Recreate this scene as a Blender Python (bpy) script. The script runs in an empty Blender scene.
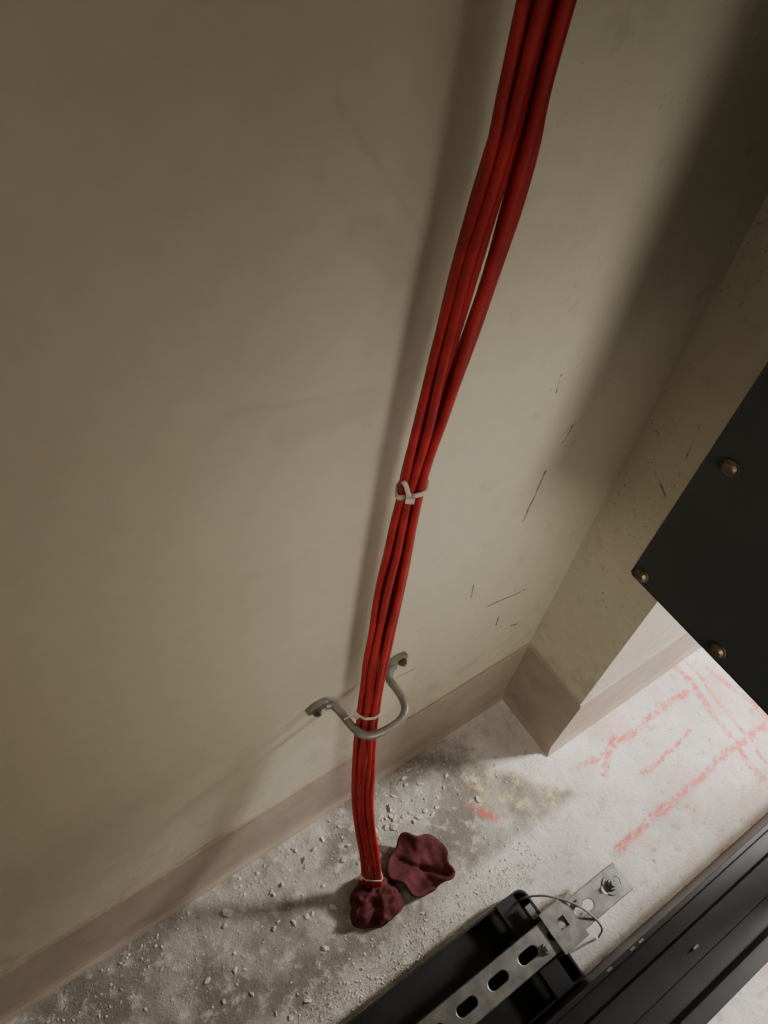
import bpy, bmesh, math, random
from mathutils import Vector, Matrix, noise
random.seed(7)
scene = bpy.context.scene
COL = scene.collection

def P(x, d, z):            # d = distance out from the main wall
    return Vector((x, -d, z))

# ------------------------------------------------------------ node helpers
def new_mat(name, color, rough=0.6, metal=0.0, spec=0.5):
    m = bpy.data.materials.new(name); m.use_nodes = True
    b = m.node_tree.nodes['Principled BSDF']
    b.inputs['Base Color'].default_value = (*color, 1)
    b.inputs['Roughness'].default_value = rough
    b.inputs['Metallic'].default_value = metal
    b.inputs['Specular IOR Level'].default_value = spec
    return m, m.node_tree, b

def math_n(nt, op, a, b=None, c=None, clamp=False):
    n = nt.nodes.new('ShaderNodeMath'); n.operation = op; n.use_clamp = clamp
    for i, v in enumerate((a, b, c)):
        if v is None: continue
        if isinstance(v, (int, float)): n.inputs[i].default_value = v
        else: nt.links.new(v, n.inputs[i])
    return n.outputs[0]

def noise_n(nt, vec, scale, detail=4, rough=0.55, dist=0.0):
    n = nt.nodes.new('ShaderNodeTexNoise')
    n.inputs['Scale'].default_value = scale
    n.inputs['Detail'].default_value = detail
    n.inputs['Roughness'].default_value = rough
    n.inputs['Distortion'].default_value = dist
    nt.links.new(vec, n.inputs['Vector'])
    return n

def smooth(nt, val, lo, hi, a=0.0, b=1.0):
    n = nt.nodes.new('ShaderNodeMapRange'); n.interpolation_type = 'SMOOTHSTEP'
    nt.links.new(val, n.inputs['Value'])
    n.inputs['From Min'].default_value = lo; n.inputs['From Max'].default_value = hi
    n.inputs['To Min'].default_value = a; n.inputs['To Max'].default_value = b
    return n.outputs['Result']

def mix(nt, fac, a, b, mode='MIX'):
    n = nt.nodes.new('ShaderNodeMix'); n.data_type = 'RGBA'; n.blend_type = mode
    if isinstance(fac, (int, float)): n.inputs[0].default_value = fac
    else: nt.links.new(fac, n.inputs[0])
    for i, v in ((6, a), (7, b)):
        if isinstance(v, tuple): n.inputs[i].default_value = (*v, 1)
        else: nt.links.new(v, n.inputs[i])
    return n.outputs[2]

def bump(nt, bsdf, h, strength=0.3, dist=0.002):
    n = nt.nodes.new('ShaderNodeBump')
    n.inputs['Strength'].default_value = strength
    n.inputs['Distance'].default_value = dist
    nt.links.new(h, n.inputs['Height'])
    nt.links.new(n.outputs[0], bsdf.inputs['Normal'])

def objco(nt):
    return nt.nodes.new('ShaderNodeTexCoord').outputs['Object']

# line-segment mask node group
G = bpy.data.node_groups.new('segment_mask', 'ShaderNodeTree')
for nm, ty in (('P', 'NodeSocketVector'), ('A', 'NodeSocketVector'), ('B', 'NodeSocketVector'), ('W', 'NodeSocketFloat')):
    G.interface.new_socket(nm, in_out='INPUT', socket_type=ty)
G.interface.new_socket('Mask', in_out='OUTPUT', socket_type='NodeSocketFloat')
gi = G.nodes.new('NodeGroupInput'); go = G.nodes.new('NodeGroupOutput')
def vm(op, a, b=None, scale=None):
    n = G.nodes.new('ShaderNodeVectorMath'); n.operation = op
    G.links.new(a, n.inputs[0])
    if b is not None: G.links.new(b, n.inputs[1])
    if scale is not None: G.links.new(scale, n.inputs['Scale'])
    return n
pa = vm('SUBTRACT', gi.outputs['P'], gi.outputs['A']).outputs[0]
ba = vm('SUBTRACT', gi.outputs['B'], gi.outputs['A']).outputs[0]
h = math_n(G, 'DIVIDE', vm('DOT_PRODUCT', pa, ba).outputs['Value'], vm('DOT_PRODUCT', ba, ba).outputs['Value'], clamp=True)
pr = vm('SCALE', ba, scale=h).outputs[0]
dd = vm('LENGTH', vm('SUBTRACT', pa, pr).outputs[0]).outputs['Value']
q = math_n(G, 'DIVIDE', dd, gi.outputs['W'])
G.links.new(smooth(G, q, 0.3, 1.0, 1.0, 0.0), go.inputs['Mask'])

def segs(nt, vec, lst):
    out = None
    for A, B, W in lst:
        n = nt.nodes.new('ShaderNodeGroup'); n.node_tree = G
        nt.links.new(vec, n.inputs['P'])
        n.inputs['A'].default_value = A; n.inputs['B'].default_value = B; n.inputs['W'].default_value = W
        out = n.outputs[0] if out is None else math_n(nt, 'MAXIMUM', out, n.outputs[0])
    return out

def warp(nt, vec, scale, amt):
    n = noise_n(nt, vec, scale, 3)
    s = nt.nodes.new('ShaderNodeVectorMath'); s.operation = 'SUBTRACT'
    nt.links.new(n.outputs['Color'], s.inputs[0]); s.inputs[1].default_value = (.5, .5, .5)
    k = nt.nodes.new('ShaderNodeVectorMath'); k.operation = 'SCALE'
    nt.links.new(s.outputs[0], k.inputs[0]); k.inputs['Scale'].default_value = amt
    a = nt.nodes.new('ShaderNodeVectorMath'); a.operation = 'ADD'
    nt.links.new(vec, a.inputs[0]); nt.links.new(k.outputs[0], a.inputs[1])
    return a.outputs[0]

# ------------------------------------------------------------ materials
def wall_material():
    m, nt, b = new_mat('painted_plaster', (.5, .45, .36), 0.5)
    v = objco(nt)
    big = noise_n(nt, v, 2.2, 4).outputs['Fac']
    col = mix(nt, smooth(nt, big, .3, .7), (.58, .535, .415), (.64, .60, .475))
    fine = noise_n(nt, v, 60, 5).outputs['Fac']
    col = mix(nt, smooth(nt, fine, .35, .7, 0, .12), col, (.42, .385, .30))
    # repaired / repainted areas with a feathered edge
    w = warp(nt, v, 25, .006)
    patch = segs(nt, w, [((.20, 0, .80), (.16, 0, .80), .09), ((.30, 0, 1.02), (.24, 0, 1.12), .08)])
    col = mix(nt, math_n(nt, 'MULTIPLY', smooth(nt, patch, 0.01, .25), .16), col, (.70, .66, .54))
    w2 = warp(nt, v, 60, .006)
    edge = segs(nt, w2, [((.12, 0, .896), (.218, 0, .868), .004), ((.179, 0, 1.05), (.236, 0, .97), .003)])
    col = mix(nt, math_n(nt, 'MULTIPLY', edge, .12), col, (.36, .33, .26))
    smd = segs(nt, w, [((.155, 0, .862), (.21, 0, .858), .02), ((.195, 0, .985), (.23, 0, .95), .016), ((.212, 0, .84), (.214, 0, .838), .006)])
    col = mix(nt, math_n(nt, 'MULTIPLY', smd, .16), col, (.36, .33, .27))
    scr = segs(nt, w2, [((.432, 0, .665), (.429, 0, .588), .0022), ((.428, 0, .416), (.492, 0, .399), .0024),
                        ((.500, 0, .300), (.512, 0, .292), .0035), ((.40, 0, .80), (.402, 0, .78), .0018),
                        ((.445, 0, .72), (.441, 0, .70), .0018), ((.30, 0, .36), (.33, 0, .352), .0018),
                        ((.46, 0, .36), (.463, 0, .335), .0022), ((.385, 0, .50), (.39, 0, .47), .0016),
                        ((.575, -.03, .62), (.575, -.09, .58), .0025), ((.575, -.05, .70), (.575, -.06, .62), .0025),
                        ((.575, -.02, .45), (.575, -.05, .43), .002)])
    brk = smooth(nt, noise_n(nt, v, 120, 3).outputs['Fac'], .36, .46)
    col = mix(nt, math_n(nt, 'MULTIPLY', scr, math_n(nt, 'MULTIPLY', brk, .9)), col, (.05, .045, .04))
    sp = noise_n(nt, v, 210, 2).outputs['Fac']
    sx = nt.nodes.new('ShaderNodeSeparateXYZ'); nt.links.new(v, sx.inputs[0])
    reg = smooth(nt, sx.outputs['X'], .20, .54)
    regm = noise_n(nt, v, 9, 2).outputs['Fac']
    reg = math_n(nt, 'MULTIPLY', reg, smooth(nt, regm, .36, .58))
    col = mix(nt, math_n(nt, 'MULTIPLY', smooth(nt, sp, .66, .71), math_n(nt, 'MULTIPLY', reg, .7)), col, (.18, .15, .115))
    sp2 = noise_n(nt, v, 95, 2).outputs['Fac']
    col = mix(nt, math_n(nt, 'MULTIPLY', smooth(nt, sp2, .71, .75), math_n(nt, 'MULTIPLY', reg, .5)), col, (.18, .15, .115))
    sm = noise_n(nt, v, 30, 3).outputs['Fac']
    col = mix(nt, math_n(nt, 'MULTIPLY', smooth(nt, sm, .58, .76, 0, .32), smooth(nt, sx.outputs['X'], .15, .45)), col, (.32, .285, .23))
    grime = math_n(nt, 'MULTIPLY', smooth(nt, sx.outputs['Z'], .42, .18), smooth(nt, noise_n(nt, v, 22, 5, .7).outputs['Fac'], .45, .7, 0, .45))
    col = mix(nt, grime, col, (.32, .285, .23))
    nt.links.new(col, b.inputs['Base Color'])
    bump(nt, b, noise_n(nt, v, 90, 4).outputs['Fac'], .15, .002)
    return m

def floor_material():
    m, nt, b = new_mat('dusty_concrete', (.4, .38, .35), 0.85)
    v = objco(nt)
    sx = nt.nodes.new('ShaderNodeSeparateXYZ'); nt.links.new(warp(nt, v, 30, .02), sx.inputs[0])
    X = sx.outputs['X']; Y = sx.outputs['Y']
    n1 = noise_n(nt, v, 9, 6).outputs['Fac']
    n2 = noise_n(nt, v, 45, 6, .65).outputs['Fac']
    n3 = noise_n(nt, v, 260, 4, .7).outputs['Fac']
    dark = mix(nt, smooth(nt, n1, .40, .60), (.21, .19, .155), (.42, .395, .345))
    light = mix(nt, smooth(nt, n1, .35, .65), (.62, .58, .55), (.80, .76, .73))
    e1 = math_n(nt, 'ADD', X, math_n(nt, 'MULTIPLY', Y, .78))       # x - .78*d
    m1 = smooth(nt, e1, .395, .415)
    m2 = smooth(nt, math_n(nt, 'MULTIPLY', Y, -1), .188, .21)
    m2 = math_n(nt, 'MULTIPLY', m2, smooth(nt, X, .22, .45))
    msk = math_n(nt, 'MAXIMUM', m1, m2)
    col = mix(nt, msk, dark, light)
    # thin film of plaster dust in drifts
    col = mix(nt, smooth(nt, n2, .5, .70, 0, .75), col, (.66, .63, .58))
    col = mix(nt, smooth(nt, n2, .46, .28, 0, .6), col, (.17, .155, .13))
    col = mix(nt, smooth(nt, n3, .43, .30, 0, .6), col, (.14, .125, .105))
    # grime around the cable plug
    gr = segs(nt, warp(nt, v, 20, .05), [((.20, -.16, 0), (.24, -.20, 0), .07), ((.30, -.03, 0), (.45, -.03, 0), .035)])
    col = mix(nt, math_n(nt, 'MULTIPLY', gr, smooth(nt, n2, .35, .6, .6, .15)), col, (.17, .15, .125))
    ds = smooth(nt, math_n(nt, 'ABSOLUTE', math_n(nt, 'ADD', Y, .225)), .035, .01)
    ds = math_n(nt, 'MULTIPLY', ds, smooth(nt, n3, .35, .6))
    col = mix(nt, math_n(nt, 'MULTIPLY', ds, .6), col, (.66, .63, .58))
    ys = segs(nt, warp(nt, v, 25, .06), [((.45, -.12, 0), (.53, -.16, 0), .06)])
    col = mix(nt, math_n(nt, 'MULTIPLY', ys, smooth(nt, n2, .42, .6, 0, .36)), col, (.68, .48, .20))
    # rubbed-out red marking chalk
    w = warp(nt, v, 14, .03)
    red = segs(nt, w, [((.87, -.13, 0), (.84, -.40, 0), .010), ((.60, -.172, 0), (.86, -.172, 0), .009),
                       ((.56, -.29, 0), (.95, -.285, 0), .010), ((.68, -.235, 0), (.80, -.225, 0), .006),
                       ((.92, -.16, 0), (.95, -.36, 0), .009), ((.895, -.13, 0), (.865, -.40, 0), .006),
                       ((.41, -.12, 0), (.43, -.15, 0), .008), ((.62, -.20, 0), (.68, -.16, 0), .012)])
    red = math_n(nt, 'MULTIPLY', red, smooth(nt, noise_n(nt, v, 75, 8, .8).outputs['Fac'], .40, .56, 0, .8))
    col = mix(nt, red, col, (.74, .09, .075))
    cloud = math_n(nt, 'MULTIPLY', smooth(nt, noise_n(nt, v, 16, 4).outputs['Fac'], .46, .62, 0, .55), smooth(nt, X, .52, .65))
    cloud = math_n(nt, 'MULTIPLY', cloud, smooth(nt, n3, .40, .60))
    col = mix(nt, cloud, col, (.76, .30, .25))
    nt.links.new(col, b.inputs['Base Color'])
    hh = math_n(nt, 'ADD', n2, math_n(nt, 'MULTIPLY', n3, .5))
    bump(nt, b, hh, .7, .004)
    return m

def simple(name, c1, c2, scale, rough, metal=0.0, bstr=.2, bdist=.001, spec=.5):
    m, nt, b = new_mat(name, c1, rough, metal, spec)
    v = objco(nt)
    n = noise_n(nt, v, scale, 5, .6).outputs['Fac']
    nt.links.new(mix(nt, smooth(nt, n, .35, .68), c1, c2), b.inputs['Base Color'])
    bump(nt, b, n, bstr, bdist)
    return m

M_wall = wall_material()
M_floor = floor_material()
M_base = simple('vinyl_cove_base', (.37, .30, .24), (.44, .36, .295), 18, .45)
M_red = simple('red_cable_jacket', (.31, .010, .013), (.46, .019, .022), 40, .55)
M_putty = simple('firestop_putty_mat', (.065, .014, .017), (.13, .032, .034), 55, .85, 0, .6, .002, .3)
M_steel = simple('grey_painted_steel', (.20, .19, .165), (.28, .265, .23), 60, .45, .4)
M_zinc = simple('galvanised_steel', (.20, .20, .19), (.32, .315, .30), 45, .42, .8)
M_black = simple('black_powder_coat', (.008, .008, .009), (.016, .016, .017), 30, .45)
M_green = simple('dark_enamel', (.018, .022, .023), (.027, .033, .033), 10, .5)
M_screw = simple('tarnished_screw', (.10, .075, .05), (.22, .17, .12), 120, .45, .7)
M_nylon = simple('nylon_tie', (.55, .47, .40), (.66, .58, .50), 40, .4)
M_plaster = simple('plaster_chip', (.50, .47, .42), (.74, .71, .66), 90, .9)
M_wire = simple('grey_wire', (.20, .19, .18), (.28, .27, .25), 40, .5)
M_ceil = simple('ceiling_paint', (.5, .48, .44), (.55, .53, .49), 3, .8)

# ------------------------------------------------------------ mesh helpers
def finish(bm, name, mat, parent=None, smooth_f=False, bevel=0.0):
    bmesh.ops.recalc_face_normals(bm, faces=bm.faces)
    me = bpy.data.meshes.new(name); bm.to_mesh(me); bm.free()
    o = bpy.data.objects.new(name, me); COL.objects.link(o)
    me.materials.append(mat)
    if smooth_f:
        for p in me.polygons: p.use_smooth = True
    if bevel:
        md = o.modifiers.new('bevel', 'BEVEL'); md.width = bevel; md.segments = 2; md.limit_method = 'ANGLE'
    if parent: o.parent = parent
    return o

def add_box(bm, x0, x1, d0, d1, z0, z1):
    vs = [bm.verts.new((x, -d, z)) for x in (x0, x1) for d in (d0, d1) for z in (z0, z1)]
    for f in ((0, 1, 3, 2), (4, 6, 7, 5), (0, 4, 5, 1), (2, 3, 7, 6), (0, 2, 6, 4), (1, 5, 7, 3)):
        bm.faces.new([vs[i] for i in f])

def box(name, mat, *a, parent=None, bevel=0.0):
    bm = bmesh.new(); add_box(bm, *a); return finish(bm, name, mat, parent, bevel=bevel)

def loft(bm, ra, rb):
    n = len(ra)
    A = [bm.verts.new(p) for p in ra]; B = [bm.verts.new(p) for p in rb]
    for i in range(n):
        bm.faces.new([A[i], A[(i + 1) % n], B[(i + 1) % n], B[i]])
    bm.faces.new(A); bm.faces.new(B[::-1])

def add_prism(bm, prof, x0, x1):      # prof: list of (d,z)
    loft(bm, [(x0, -d, z) for d, z in prof], [(x1, -d, z) for d, z in prof])

def add_poly_z(bm, pts, z0, z1):      # pts: list of (x,d)
    loft(bm, [(x, -d, z0) for x, d in pts], [(x, -d, z1) for x, d in pts])

def catmull(pts, n=10):
    pts = [Vector(p) for p in pts]
    out = []
    e = [2 * pts[0] - pts[1]] + pts + [2 * pts[-1] - pts[-2]]
    for i in range(1, len(e) - 2):
        for k in range(n):
            t = k / n
            a, b, c, d = e[i - 1], e[i], e[i + 1], e[i + 2]
            out.append(.5 * ((2 * b) + (c - a) * t + (2 * a - 5 * b + 4 * c - d) * t * t + (3 * b - a - 3 * c + d) * t ** 3))
    out.append(pts[-1])
    return out

def add_tube(bm, pts, r, seg=12, ry=None, up=None):
    up = up or Vector((.3, .9, .2)).normalized()
    rings = []
    nrm = None
    for i, p in enumerate(pts):
        t = (pts[min(i + 1, len(pts) - 1)] - pts[max(i - 1, 0)]).normalized()
        if nrm is None: nrm = (up - t * up.dot(t)).normalized()
        else: nrm = (nrm - t * nrm.dot(t)).normalized()
        bi = t.cross(nrm)
        rr = r(i / (len(pts) - 1)) if callable(r) else r
        r2 = ry if ry else rr
        rings.append([bm.verts.new(p + nrm * (math.cos(a) * rr) + bi * (math.sin(a) * r2))
                      for a in [2 * math.pi * k / seg for k in range(seg)]])
    for i in range(len(rings) - 1):
        for k in range(seg):
            bm.faces.new([rings[i][k], rings[i][(k + 1) % seg], rings[i + 1][(k + 1) % seg], rings[i + 1][k]])
    bm.faces.new(rings[0]); bm.faces.new(rings[-1][::-1])

def add_cyl(bm, c, axis, r, h, seg=20, r2=None):
    axis = Vector(axis).normalized()
    q = axis.to_track_quat('Z', 'Y').to_matrix().to_4x4()
    bmesh.ops.create_cone(bm, cap_ends=True, segments=seg, radius1=r, radius2=r if r2 is None else r2, depth=h,
                          matrix=Matrix.Translation(c) @ q)

def empty(name, loc=(0, 0, 0)):
    e = bpy.data.objects.new(name, None); COL.objects.link(e); e.empty_display_size = .05
    return e

# ------------------------------------------------------------ room
CX, CD, BH = .573, .116, .178
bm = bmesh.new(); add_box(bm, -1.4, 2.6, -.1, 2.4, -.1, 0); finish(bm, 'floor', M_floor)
box('wall_back', M_wall, -1.4, CX, -.1, 0, 0, 2.6)
box('wall_pilaster', M_wall, CX, 2.6, -.1, CD, 0, 2.6)
box('wall_left', M_wall, -1.5, -1.4, -.1, 2.4, 0, 2.6)
box('wall_right', M_wall, 2.6, 2.7, -.1, 2.4, 0, 2.6)
box('wall_front', M_wall, -1.4, 2.6, 2.4, 2.5, 0, 2.6)
box('ceiling', M_ceil, -1.4, 2.6, -.1, 2.4, 2.6, 2.7)
T = .004
pr = [(0, 0), (.011, 0), (.0095, .004), (.006, .010), (T, .020), (T, BH - .003), (T * .6, BH), (0, BH)]
bm = bmesh.new()
loft(bm, [(-1.4, -d, z) for d, z in pr], [(CX - d, -d, z) for d, z in pr]); finish(bm, 'baseboard_back', M_base)
bm = bmesh.new()       # mitred pieces wrapping the pilaster
loft(bm, [(CX - d, -(CD + d), z) for d, z in pr], [(2.6, -(CD + d), z) for d, z in pr])
finish(bm, 'baseboard_pilaster_front', M_base)
bm = bmesh.new()
loft(bm, [(CX - d, -d, z) for d, z in pr], [(CX - d, -(CD + d), z) for d, z in pr])
finish(bm, 'baseboard_pilaster_side', M_base)

# ------------------------------------------------------------ red cable bundle
bundle = empty('red_cable_bundle')
keys = [  # x, d, z, flatness
    (.214, .140, .012, 1.0), (.214, .132, .03, 1.0), (.216, .112, .10, .95), (.222, .074, .20, .85),
    (.227, .050, .32, .65), (.228, .042, .42, .45), (.229, .036, .55, .5), (.230, .034, .66, .35),
    (.232, .033, .80, 0.0), (.234, .037, .88, .35), (.236, .041, .96, .6), (.240, .043, 1.03, .4), (.241, .044, 1.09, .35),
    (.246, .043, 1.30, .3), (.245, .040, 1.9, .4), (.245, .040, 2.6, .4)]
R = .0030
flat = [(-2, .0), (-1, .25), (0, 0), (1, .2), (2, 0), (-1.4, -.85), (0, -.9), (1.4, -.85)]
rnd = [(-1, .75), (0, .95), (1, .75), (-1.0, -.1), (0.0, 0), (1.0, -.1), (-.5, -.9), (.5, -.9)]
order = [(0, 0), (1, 1), (2, 4), (3, 2), (4, 5), (5, 3), (6, 6), (7, 7)]
CA = math.radians(42)
strands = []
bm = bmesh.new()
for fi, ri in order:
    pts = []
    for (x, d, z, f) in keys:
        ox = flat[fi][0] * f + rnd[ri][0] * (1 - f)
        oy = flat[fi][1] * f + rnd[ri][1] * (1 - f)
        j = .22 if f > .2 else .04
        ox += random.uniform(-j, j); oy += random.uniform(-j, j) * .8
        if .86 < z < 1.0 and fi in (4, 7): ox += .25; oy -= .9
        if 1.0 < z < 1.05 and fi in (4, 7): ox += .1; oy -= .6
        px = (ox * math.cos(CA) - oy * math.sin(CA)) * 2 * R
        pd = (ox * math.sin(CA) + oy * math.cos(CA)) * 2 * R
        pts.append(P(x + px, max(d + pd, R + .001), z))
    c = catmull(pts, 10)
    # slight hand-laid waviness
    sd = fi * 3.7
    c = [p + Vector((noise.noise(Vector((sd, 0, p.z * 14))), noise.noise(Vector((sd, 5, p.z * 14))), 0)) * .0014 for p in c]
    strands.append(c)
    add_tube(bm, c, R, 12)
finish(bm, 'cables', M_red, bundle, smooth_f=True)

def tie(name, z0, tail, head_dir, tilt=0.0):
    cs = []
    for c in strands:
        for a, b in zip(c, c[1:]):
            if a.z <= z0 <= b.z:
                t = (z0 - a.z) / (b.z - a.z); p = a.lerp(b, t); cs.append((p.x, p.y)); break
    cx = sum(p[0] for p in cs) / len(cs); cy = sum(p[1] for p in cs) / len(cs)
    N = 48; prof = []
    for k in range(N):      # support-function hull of the strand circles
        a = 2 * math.pi * k / N
        u = (math.cos(a), math.sin(a))
        bp = max(cs, key=lambda p: p[0] * u[0] + p[1] * u[1])
        prof.append((bp[0] + u[0] * (R + .0004), bp[1] + u[1] * (R + .0004), u))
    bm = bmesh.new(); rings = []
    for x, y, u in prof:
        zz = z0 + tilt * ((x - cx) - (y - cy))
        rings.append([bm.verts.new((x + u[0] * o, y + u[1] * o, zz + s * .0022)) for s, o in ((-1, 0), (1, 0), (1, .0012), (-1, .0012))])
    for k in range(N):
        for j in range(4):
            bm.faces.new([rings[k][j], rings[k][(j + 1) % 4], rings[(k + 1) % N][(j + 1) % 4], rings[(k + 1) % N][j]])
    hd = Vector((head_dir[0], head_dir[1])).normalized()
    bp = max(prof, key=lambda p: p[0] * hd.x + p[1] * hd.y)
    hp = Vector((bp[0] + hd.x * .002, bp[1] + hd.y * .002, z0 + tilt * ((bp[0] - cx) - (bp[1] - cy))))
    u = Vector((hd.x, hd.y, 0)); ax = Vector((0, 0, 1)); w = ax.cross(u)
    m = Matrix.Translation(hp) @ Matrix((u, w, ax)).transposed().to_4x4() @ Matrix.Diagonal((.0045, .006, .006, 1))
    bmesh.ops.create_cube(bm, size=1, matrix=m)
    td = Vector(tail)
    add_tube(bm, catmull([hp, hp + td * .35 + ax * .001, hp + td * .7 + ax * .002, hp + td], 4), .0007, 6, ry=.0018)
    return finish(bm, name, M_nylon, bundle)
tie('cable_tie_1', .800, (-.007, .002, .020), (-.55, -.8), .35)
tie('cable_tie_2', .436, (-.014, .002, .004), (-.9, -.3), .05)
tie('cable_tie_3', .050, (-.008, .002, .002), (-.9, -.3), .0)

# ------------------------------------------------------------ D ring
ring = empty('cable_d_ring')
zr = .422
bm = bmesh.new()
path = [(.196, .007), (.203, .010), (.207, .022), (.209, .040), (.214, .054), (.227, .061), (.252, .062),
        (.266, .056), (.272, .044), (.273, .030), (.273, .016), (.279, .009), (.286, .007)]
add_tube(bm, catmull([P(x, d, zr - .003 * (1 if .01 < d else 0)) for x, d in path], 8), .0045, 14)
finish(bm, 'ring_rod', M_steel, ring, True)
for i, (x, sgn) in enumerate(((.189, -1), (.292, 1))):
    bm = bmesh.new()
    pts = []
    for k in range(20):
        a = 2 * math.pi * k / 20
        pts.append((math.cos(a) * .014, math.sin(a) * .0085))
    loft(bm, [(x + px, -.0005, zr + pz) for px, pz in pts], [(x + px, -.0065, zr + pz) for px, pz in pts])
    finish(bm, 'mounting_foot_%d' % (i + 1), M_steel, ring, bevel=.001)
    bm = bmesh.new(); add_cyl(bm, P(x + sgn * .004, .0085, zr), (0, -1, 0), .0052, .004, 6)
    add_cyl(bm, P(x + sgn * .004, .0115, zr), (0, -1, 0), .003, .003, 12)
    finish(bm, 'anchor_screw_%d' % (i + 1), M_screw, ring)

# ------------------------------------------------------------ firestop putty
def putty(name, cx, cd, rx, rd, hh, seed, crater, fold_amt):
    bm = bmesh.new()
    bmesh.ops.create_icosphere(bm, subdivisions=5, radius=1)
    for v in bm.verts:
        c = v.co.copy()
        a = math.atan2(c.y, c.x)
        rr = 1 + .07 * math.cos(3 * a + seed) + .06 * math.cos(6 * a + seed * 2)
        n = noise.noise(c * 1.6 + Vector((seed, 0, 0))) * .22 + abs(noise.noise(c * 3.0 + Vector((0, seed, 0)))) * .18
        rad = math.hypot(c.x, c.y)
        zz = (abs(c.z) ** .5) if c.z > 0 else 0
        fold = abs(noise.noise(Vector((c.x * 2.4, c.y * 2.4, seed))))
        if c.z > 0:
            zz = zz * (1 - crater * max(0, 1 - rad * 1.5)) + n * .6 - fold * fold_amt + .12
        v.co = Vector((cx + c.x * rx * (rr + n * .4), -(cd) + c.y * rd * (rr + n * .4), max(0.0005, zz * hh)))
    return finish(bm, name, M_putty, smooth_f=True)
putty('firestop_putty', .209, .150, .037, .034, .031, 2.3, .1, .6)
# flap: a torn, thin, curled pad of the same putty lying beside the cable plug
bm = bmesh.new()
NR, NA = 14, 48
outl = [(1 + .08 * math.cos(2 * (2 * math.pi * k / NA) + .9) + .09 * math.cos(5 * (2 * math.pi * k / NA) + 1) + .05 * math.sin(8 * (2 * math.pi * k / NA))) for k in range(NA)]
lay = []
for s in (0, 1):
    rings = []
    for r_ in range(NR + 1):
        rr = r_ / NR
        row = []
        for k in range(NA):
            a = 2 * math.pi * k / NA
            x = math.cos(a) * rr * outl[k] * .040; y = math.sin(a) * rr * outl[k] * .047
            x, y = x * math.cos(.5) - y * math.sin(.5), x * math.sin(.5) + y * math.cos(.5)
            f = noise.noise(Vector((x * 38, y * 38, 3.3))); f2 = noise.noise(Vector((x * 95, y * 95, 7.7)))
            crease = max(0, 1 - abs((x * .75 + y * .66) + .004 + .006 * f) / .006)
            z = .0075 + .014 * rr ** 2.2 * (.5 + .9 * math.sin(a * 1.5 + .4) ** 2) + f * .008 + f2 * .004 - crease * .006
            z += s * (.0055 if r_ < NR else .003)
            row.append(bm.verts.new((.288 + x, -.146 + y, max(.0006 + .0004 * s, z - (.006 if s == 0 else 0)))))
        rings.append(row)
    lay.append(rings)
for s, rings in enumerate(lay):
    for r_ in range(NR):
        for k in range(NA):
            bm.faces.new([rings[r_][k], rings[r_][(k + 1) % NA], rings[r_ + 1][(k + 1) % NA], rings[r_ + 1][k]])
for k in range(NA):
    bm.faces.new([lay[0][NR][k], lay[0][NR][(k + 1) % NA], lay[1][NR][(k + 1) % NA], lay[1][NR][k]])
bmesh.ops.remove_doubles(bm, verts=bm.verts, dist=.00005)
finish(bm, 'firestop_putty', M_putty, smooth_f=True)

# ------------------------------------------------------------ enclosure on the rack (right)
enc = empty('equipment_enclosure')
EX, EZ = .378, .719
box('cabinet_body', M_green, EX + .003, .95, .143, .70, EZ + .003, 1.55, parent=enc, bevel=.002)
bm = bmesh.new()  # side panel with folded edge lips
add_box(bm, EX, EX + .003, .14, .703, EZ, 1.553)
add_box(bm, EX, EX + .014, .1385, .1415, EZ, 1.553)
add_box(bm, EX, EX + .014, .14, .703, EZ - .0015, EZ + .002)
finish(bm, 'side_panel', M_green, enc, bevel=.0008)
bm = bmesh.new()
for d, z in ((.156, .862), (.148, .727), (.223, .730), (.30, .730), (.40, .730), (.153, 1.0), (.153, 1.2), (.50, .730)):
    c = P(EX - .001, d, z)
    add_cyl(bm, c, (-1, 0, 0), .0060, .0018, 20)
    add_cyl(bm, c + Vector((-.0018, 0, 0)), (-1, 0, 0), .0050, .0026, 16, .0036)
finish(bm, 'panel_screws', M_screw, enc)

# ------------------------------------------------------------ rack base
rack = empty('equipment_rack')
bm = bmesh.new()
prof = [(.386, 0), (.386, .10), (.393, .10), (.395, .084), (.415, .084), (.417, .094), (.450, .094), (.452, .078),
        (.478, .078), (.480, .104), (.500, .104), (.500, 0)]
add_prism(bm, prof, -1.2, 1.25)
finish(bm, 'base_rail', M_black, rack, bevel=.001)
for i, x in enumerate((.85, 1.18, -1.15)):
    bm = bmesh.new()
    d = .453
    z1 = EZ - .0015 if 0 < x < .95 else 2.2
    add_poly_z(bm, [(x, d), (x + .05, d), (x + .05, d + .005), (x + .005, d + .005), (x + .005, d + .035), (x + .05, d + .035), (x + .05, d + .04), (x, d + .04)], .078, z1)
    finish(bm, 'upright_%d' % (i + 1), M_black, rack)
bm = bmesh.new()
for x, d in ((.442, .389), (.458, .389), (.40, .389), (.515, .435)):
    add_box(bm, x - .004, x + .004, d - .0014, d + .0014, .092, .1008)
finish(bm, 'lit_slot_tabs', M_zinc, rack)  # bright tabs stand in for lit floor showing through slots in the rail

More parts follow.
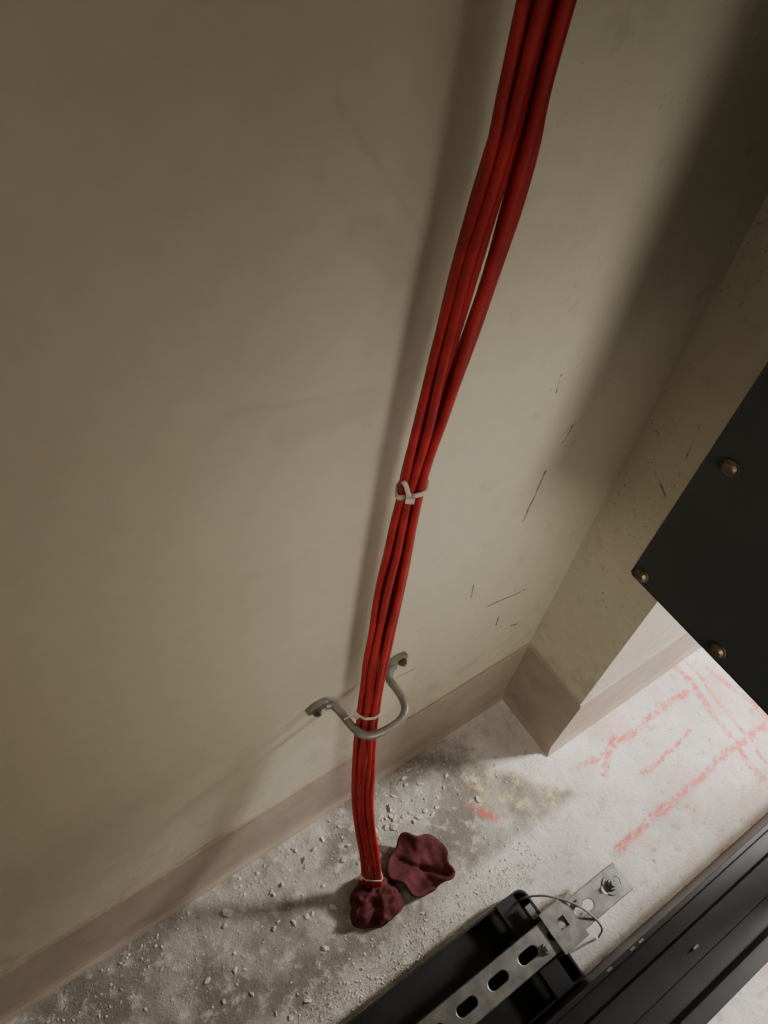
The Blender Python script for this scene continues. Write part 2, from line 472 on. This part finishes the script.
# floor trough (black), part of the rack base
bm = bmesh.new()
TD = .383
pts = [(-1.2, .250), (.375, .250)] + [(.375 + .014 * math.sin(a), .264 - .014 * math.cos(a)) for a in (.4, .8, 1.2, 1.57)] + [(.389, TD), (-1.2, TD)]
inn = [(-1.197, .253), (.374, .253)] + [(.374 + .012 * math.sin(a), .265 - .012 * math.cos(a)) for a in (.4, .8, 1.2, 1.57)] + [(.386, TD - .003), (-1.197, TD - .003)]
n = len(pts)
Z0, Z1 = .0, .038
rs = [[bm.verts.new((x, -d, z)) for x, d in L] for L, z in ((pts, Z0), (pts, Z1), (inn, Z1), (inn, .004))]
for a in range(3):
    for i in range(n):
        bm.faces.new([rs[a][i], rs[a][(i + 1) % n], rs[a + 1][(i + 1) % n], rs[a + 1][i]])
bm.faces.new(rs[0]); bm.faces.new(rs[3])
for xx in (-.6, .05, .34):      # cross bars carrying the strut
    add_box(bm, xx, xx + .03, .250, TD, .030, .0395)
finish(bm, 'cable_trough', M_black, rack)
# ------------------------------------------------------------ strut channel
strut = empty('strut_channel')
S0, S1, SW = -.9, .504, .041
D0, ZT, ZB, th = .299, .081, .040, .0026
prof = [(D0, ZB), (D0, ZT), (D0 + SW, ZT), (D0 + SW, ZB), (D0 + SW - .009, ZB), (D0 + SW - .009, ZB + .006),
        (D0 + SW - .009 + .002, ZB + .006), (D0 + SW - .007, ZB + th), (D0 + SW - th, ZB + th), (D0 + SW - th, ZT - th), (D0 + th, ZT - th), (D0 + th, ZB + th),
        (D0 + .007, ZB + th), (D0 + .007, ZB + .006), (D0 + .009, ZB + .006), (D0 + .009, ZB)]
bm = bmesh.new(); add_prism(bm, prof, S0, S1)
body = finish(bm, 'channel_body', M_zinc, strut)
bm = bmesh.new()
x = .480
while x > S0 + .03:
    pp = []
    L, rr = .0085, .0068
    for k in range(9):
        a = -math.pi / 2 + math.pi * k / 8; pp.append((x + L + rr * math.cos(a), D0 + SW / 2 + rr * math.sin(a)))
    for k in range(9):
        a = math.pi / 2 + math.pi * k / 8; pp.append((x - L + rr * math.cos(a), D0 + SW / 2 + rr * math.sin(a)))
    add_poly_z(bm, pp, ZT - .008, ZT + .01)
    x -= .0508
cut = finish(bm, 'cutter', M_zinc)
md = body.modifiers.new('slots', 'BOOLEAN'); md.operation = 'DIFFERENCE'; md.object = cut; md.solver = 'EXACT'
bpy.context.view_layer.update()
dg = bpy.context.evaluated_depsgraph_get()
me = bpy.data.meshes.new_from_object(body.evaluated_get(dg))
body.modifiers.clear(); body.data = me
bpy.data.objects.remove(cut)
mdb = body.modifiers.new('bevel', 'BEVEL'); mdb.width = .0012; mdb.segments = 2; mdb.limit_method = 'ANGLE'
bm = bmesh.new()
add_cyl(bm, P(.480, D0 + SW / 2, ZT + .001), (0, 0, 1), .0125, .002, 28)
add_cyl(bm, P(.480, D0 + SW / 2, ZT + .0045), (0, 0, 1), .0075, .005, 6)
add_cyl(bm, P(.480, D0 + SW / 2, ZT + .010), (0, 0, 1), .0042, .008, 16)
finish(bm, 'end_bolt', M_zinc, strut)
bm = bmesh.new()
xa, xb, da, db = .368, .410, D0 - .003, D0 + SW + .003
hx0, hx1, hd0, hd1 = .382, .396, D0 + .010, D0 + .024
for z0, z1 in ((ZT + .0003, ZT + .006),):
    add_box(bm, xa, hx0, da, db, z0, z1); add_box(bm, hx1, xb, da, db, z0, z1)
    add_box(bm, hx0, hx1, da, hd0, z0, z1); add_box(bm, hx0, hx1, hd1, db, z0, z1)
add_box(bm, xa, xb, da - .004, da, ZT - .03, ZT + .006)
add_box(bm, xa, xa + .010, da - .022, da - .004, ZT - .03, ZT - .024)
add_box(bm, xa, xb, db, db + .004, ZT - .03, ZT + .006)
finish(bm, 'clamp_plate', M_zinc, strut)
bm = bmesh.new()
add_cyl(bm, P(.425, D0 + .012, ZT + .003), (0, 0, 1), .0055, .006, 6)
add_cyl(bm, P(.352, D0 + .028, ZT + .003), (0, 0, 1), .0065, .006, 6)
add_cyl(bm, P(.352, D0 + .028, ZT + .008), (0, 0, 1), .0035, .008, 14)
finish(bm, 'plate_bolts', M_zinc, strut)
bm = bmesh.new()
add_tube(bm, catmull([P(.375, .262, .010), P(.381, .266, .050), P(.395, .280, .080), P(.415, .305, .090), P(.428, .330, .088), P(.440, .352, .06), P(.45, .362, .004)], 8), .0016, 8)
finish(bm, 'bonding_wire', M_wire, strut, smooth_f=True)

# ------------------------------------------------------------ debris (one object)
bm = bmesh.new()
def chip(x, d, s):
    if d < .016 + s or (x > CX - .02 - s and d < CD + .02 + s): return
    if d > .243 and x < .40: return
    for (qx, qd, qr) in ((.207, .147, .048), (.288, .146, .055)):
        if math.hypot(x - qx, d - qd) < qr: return
    m = Matrix.Translation((x, -d, s * .3)) @ Matrix.Rotation(random.uniform(0, 6.3), 4, 'Z') @ \
        Matrix.Rotation(random.uniform(-.4, .4), 4, 'X') @ Matrix.Diagonal((s * random.uniform(.8, 1.6), s * random.uniform(.5, 1.1), s * random.uniform(.25, .7), 1))
    res = bmesh.ops.create_icosphere(bm, subdivisions=1, radius=1, matrix=m)
    for v in res['verts']:
        v.co += Vector((random.uniform(-1, 1), random.uniform(-1, 1), random.uniform(-.6, .6))) * s * .3
        if v.co.z < .0002: v.co.z = .0002
small = (.0005, .0006, .0007, .0008, .0009, .001, .0013, .0018)
for i in range(750):
    chip(random.uniform(-.35, .56), .015 + abs(random.gauss(0, .04)), random.choice(small))
for i in range(1700):
    chip(random.uniform(-.2, .45), .243 - abs(random.gauss(0, .026)), random.choice(small))
for i in range(700):
    chip(random.uniform(-.2, .95), random.uniform(.02, .34), random.choice(small))
for i in range(80):
    chip(random.gauss(.29, .10), abs(random.gauss(.065, .035)), random.choice((.0015, .002, .003, .004)))
for i in range(40):
    chip(random.uniform(-.15, .2), random.uniform(.02, .22), random.choice((.0015, .002, .003)))
for x, d, s in ((.03, .05, .006), (.02, .062, .004), (.30, .055, .005), (.33, .09, .004), (.29, .08, .0065), (.36, .05, .004),
                (.12, .16, .004), (.10, .11, .0035), (.25, .085, .004), (.345, .03, .004), (.42, .04, .0035), (.07, .20, .004), (.15, .03, .0035)):
    chip(x, d, s)
finish(bm, 'plaster_debris', M_plaster)

# ------------------------------------------------------------ lights
def area(name, loc, target, size, energy, col):
    l = bpy.data.lights.new(name, 'AREA'); l.shape = 'DISK'; l.size = size; l.energy = energy; l.color = col
    o = bpy.data.objects.new(name, l); COL.objects.link(o); o.location = loc
    o.rotation_euler = (Vector(target) - Vector(loc)).to_track_quat('-Z', 'Y').to_euler()
    return o
def spot(name, loc, target, ang, blend, rad, energy, col):
    l = bpy.data.lights.new(name, 'SPOT'); l.spot_size = math.radians(ang); l.spot_blend = blend
    l.shadow_soft_size = rad; l.energy = energy; l.color = col
    o = bpy.data.objects.new(name, l); COL.objects.link(o); o.location = loc
    o.rotation_euler = (Vector(target) - Vector(loc)).to_track_quat('-Z', 'Y').to_euler()
    return o
spot('work_lamp', P(.10, .95, 1.12), P(.52, 0, .53), 60, 1.0, .18, 25, (1, .95, .83))
area('aisle_lamp', P(1.75, .55, 1.10), P(.7, .2, .1), .28, 46, (1, .95, .91))
area('added_fill_left', P(-1.15, .62, 1.7), P(.57, .06, .7), .3, 1.3, (1, .93, .82))  # unseen fill added at the left to brighten the pilaster's side face

w = bpy.data.worlds.new('world'); scene.world = w; w.use_nodes = True
w.node_tree.nodes['Background'].inputs[0].default_value = (.9, .85, .75, 1)
w.node_tree.nodes['Background'].inputs[1].default_value = .05

# ------------------------------------------------------------ camera
zc = Vector((.098, .6006, .7936)).normalized()
xw = Vector((.824, .4007, -.4012)); xw = (xw - zc * xw.dot(zc)).normalized()
dw = xw.cross(zc)
Rm = Matrix((xw, -dw, zc))
cam = bpy.data.cameras.new('camera'); cam.sensor_width = 36; cam.sensor_fit = 'AUTO'; cam.lens = 27.04
cam.clip_start = .01
co = bpy.data.objects.new('camera', cam); COL.objects.link(co)
co.matrix_world = Matrix.Translation(P(0, .271, 1.2)) @ Rm.to_4x4()
scene.camera = co
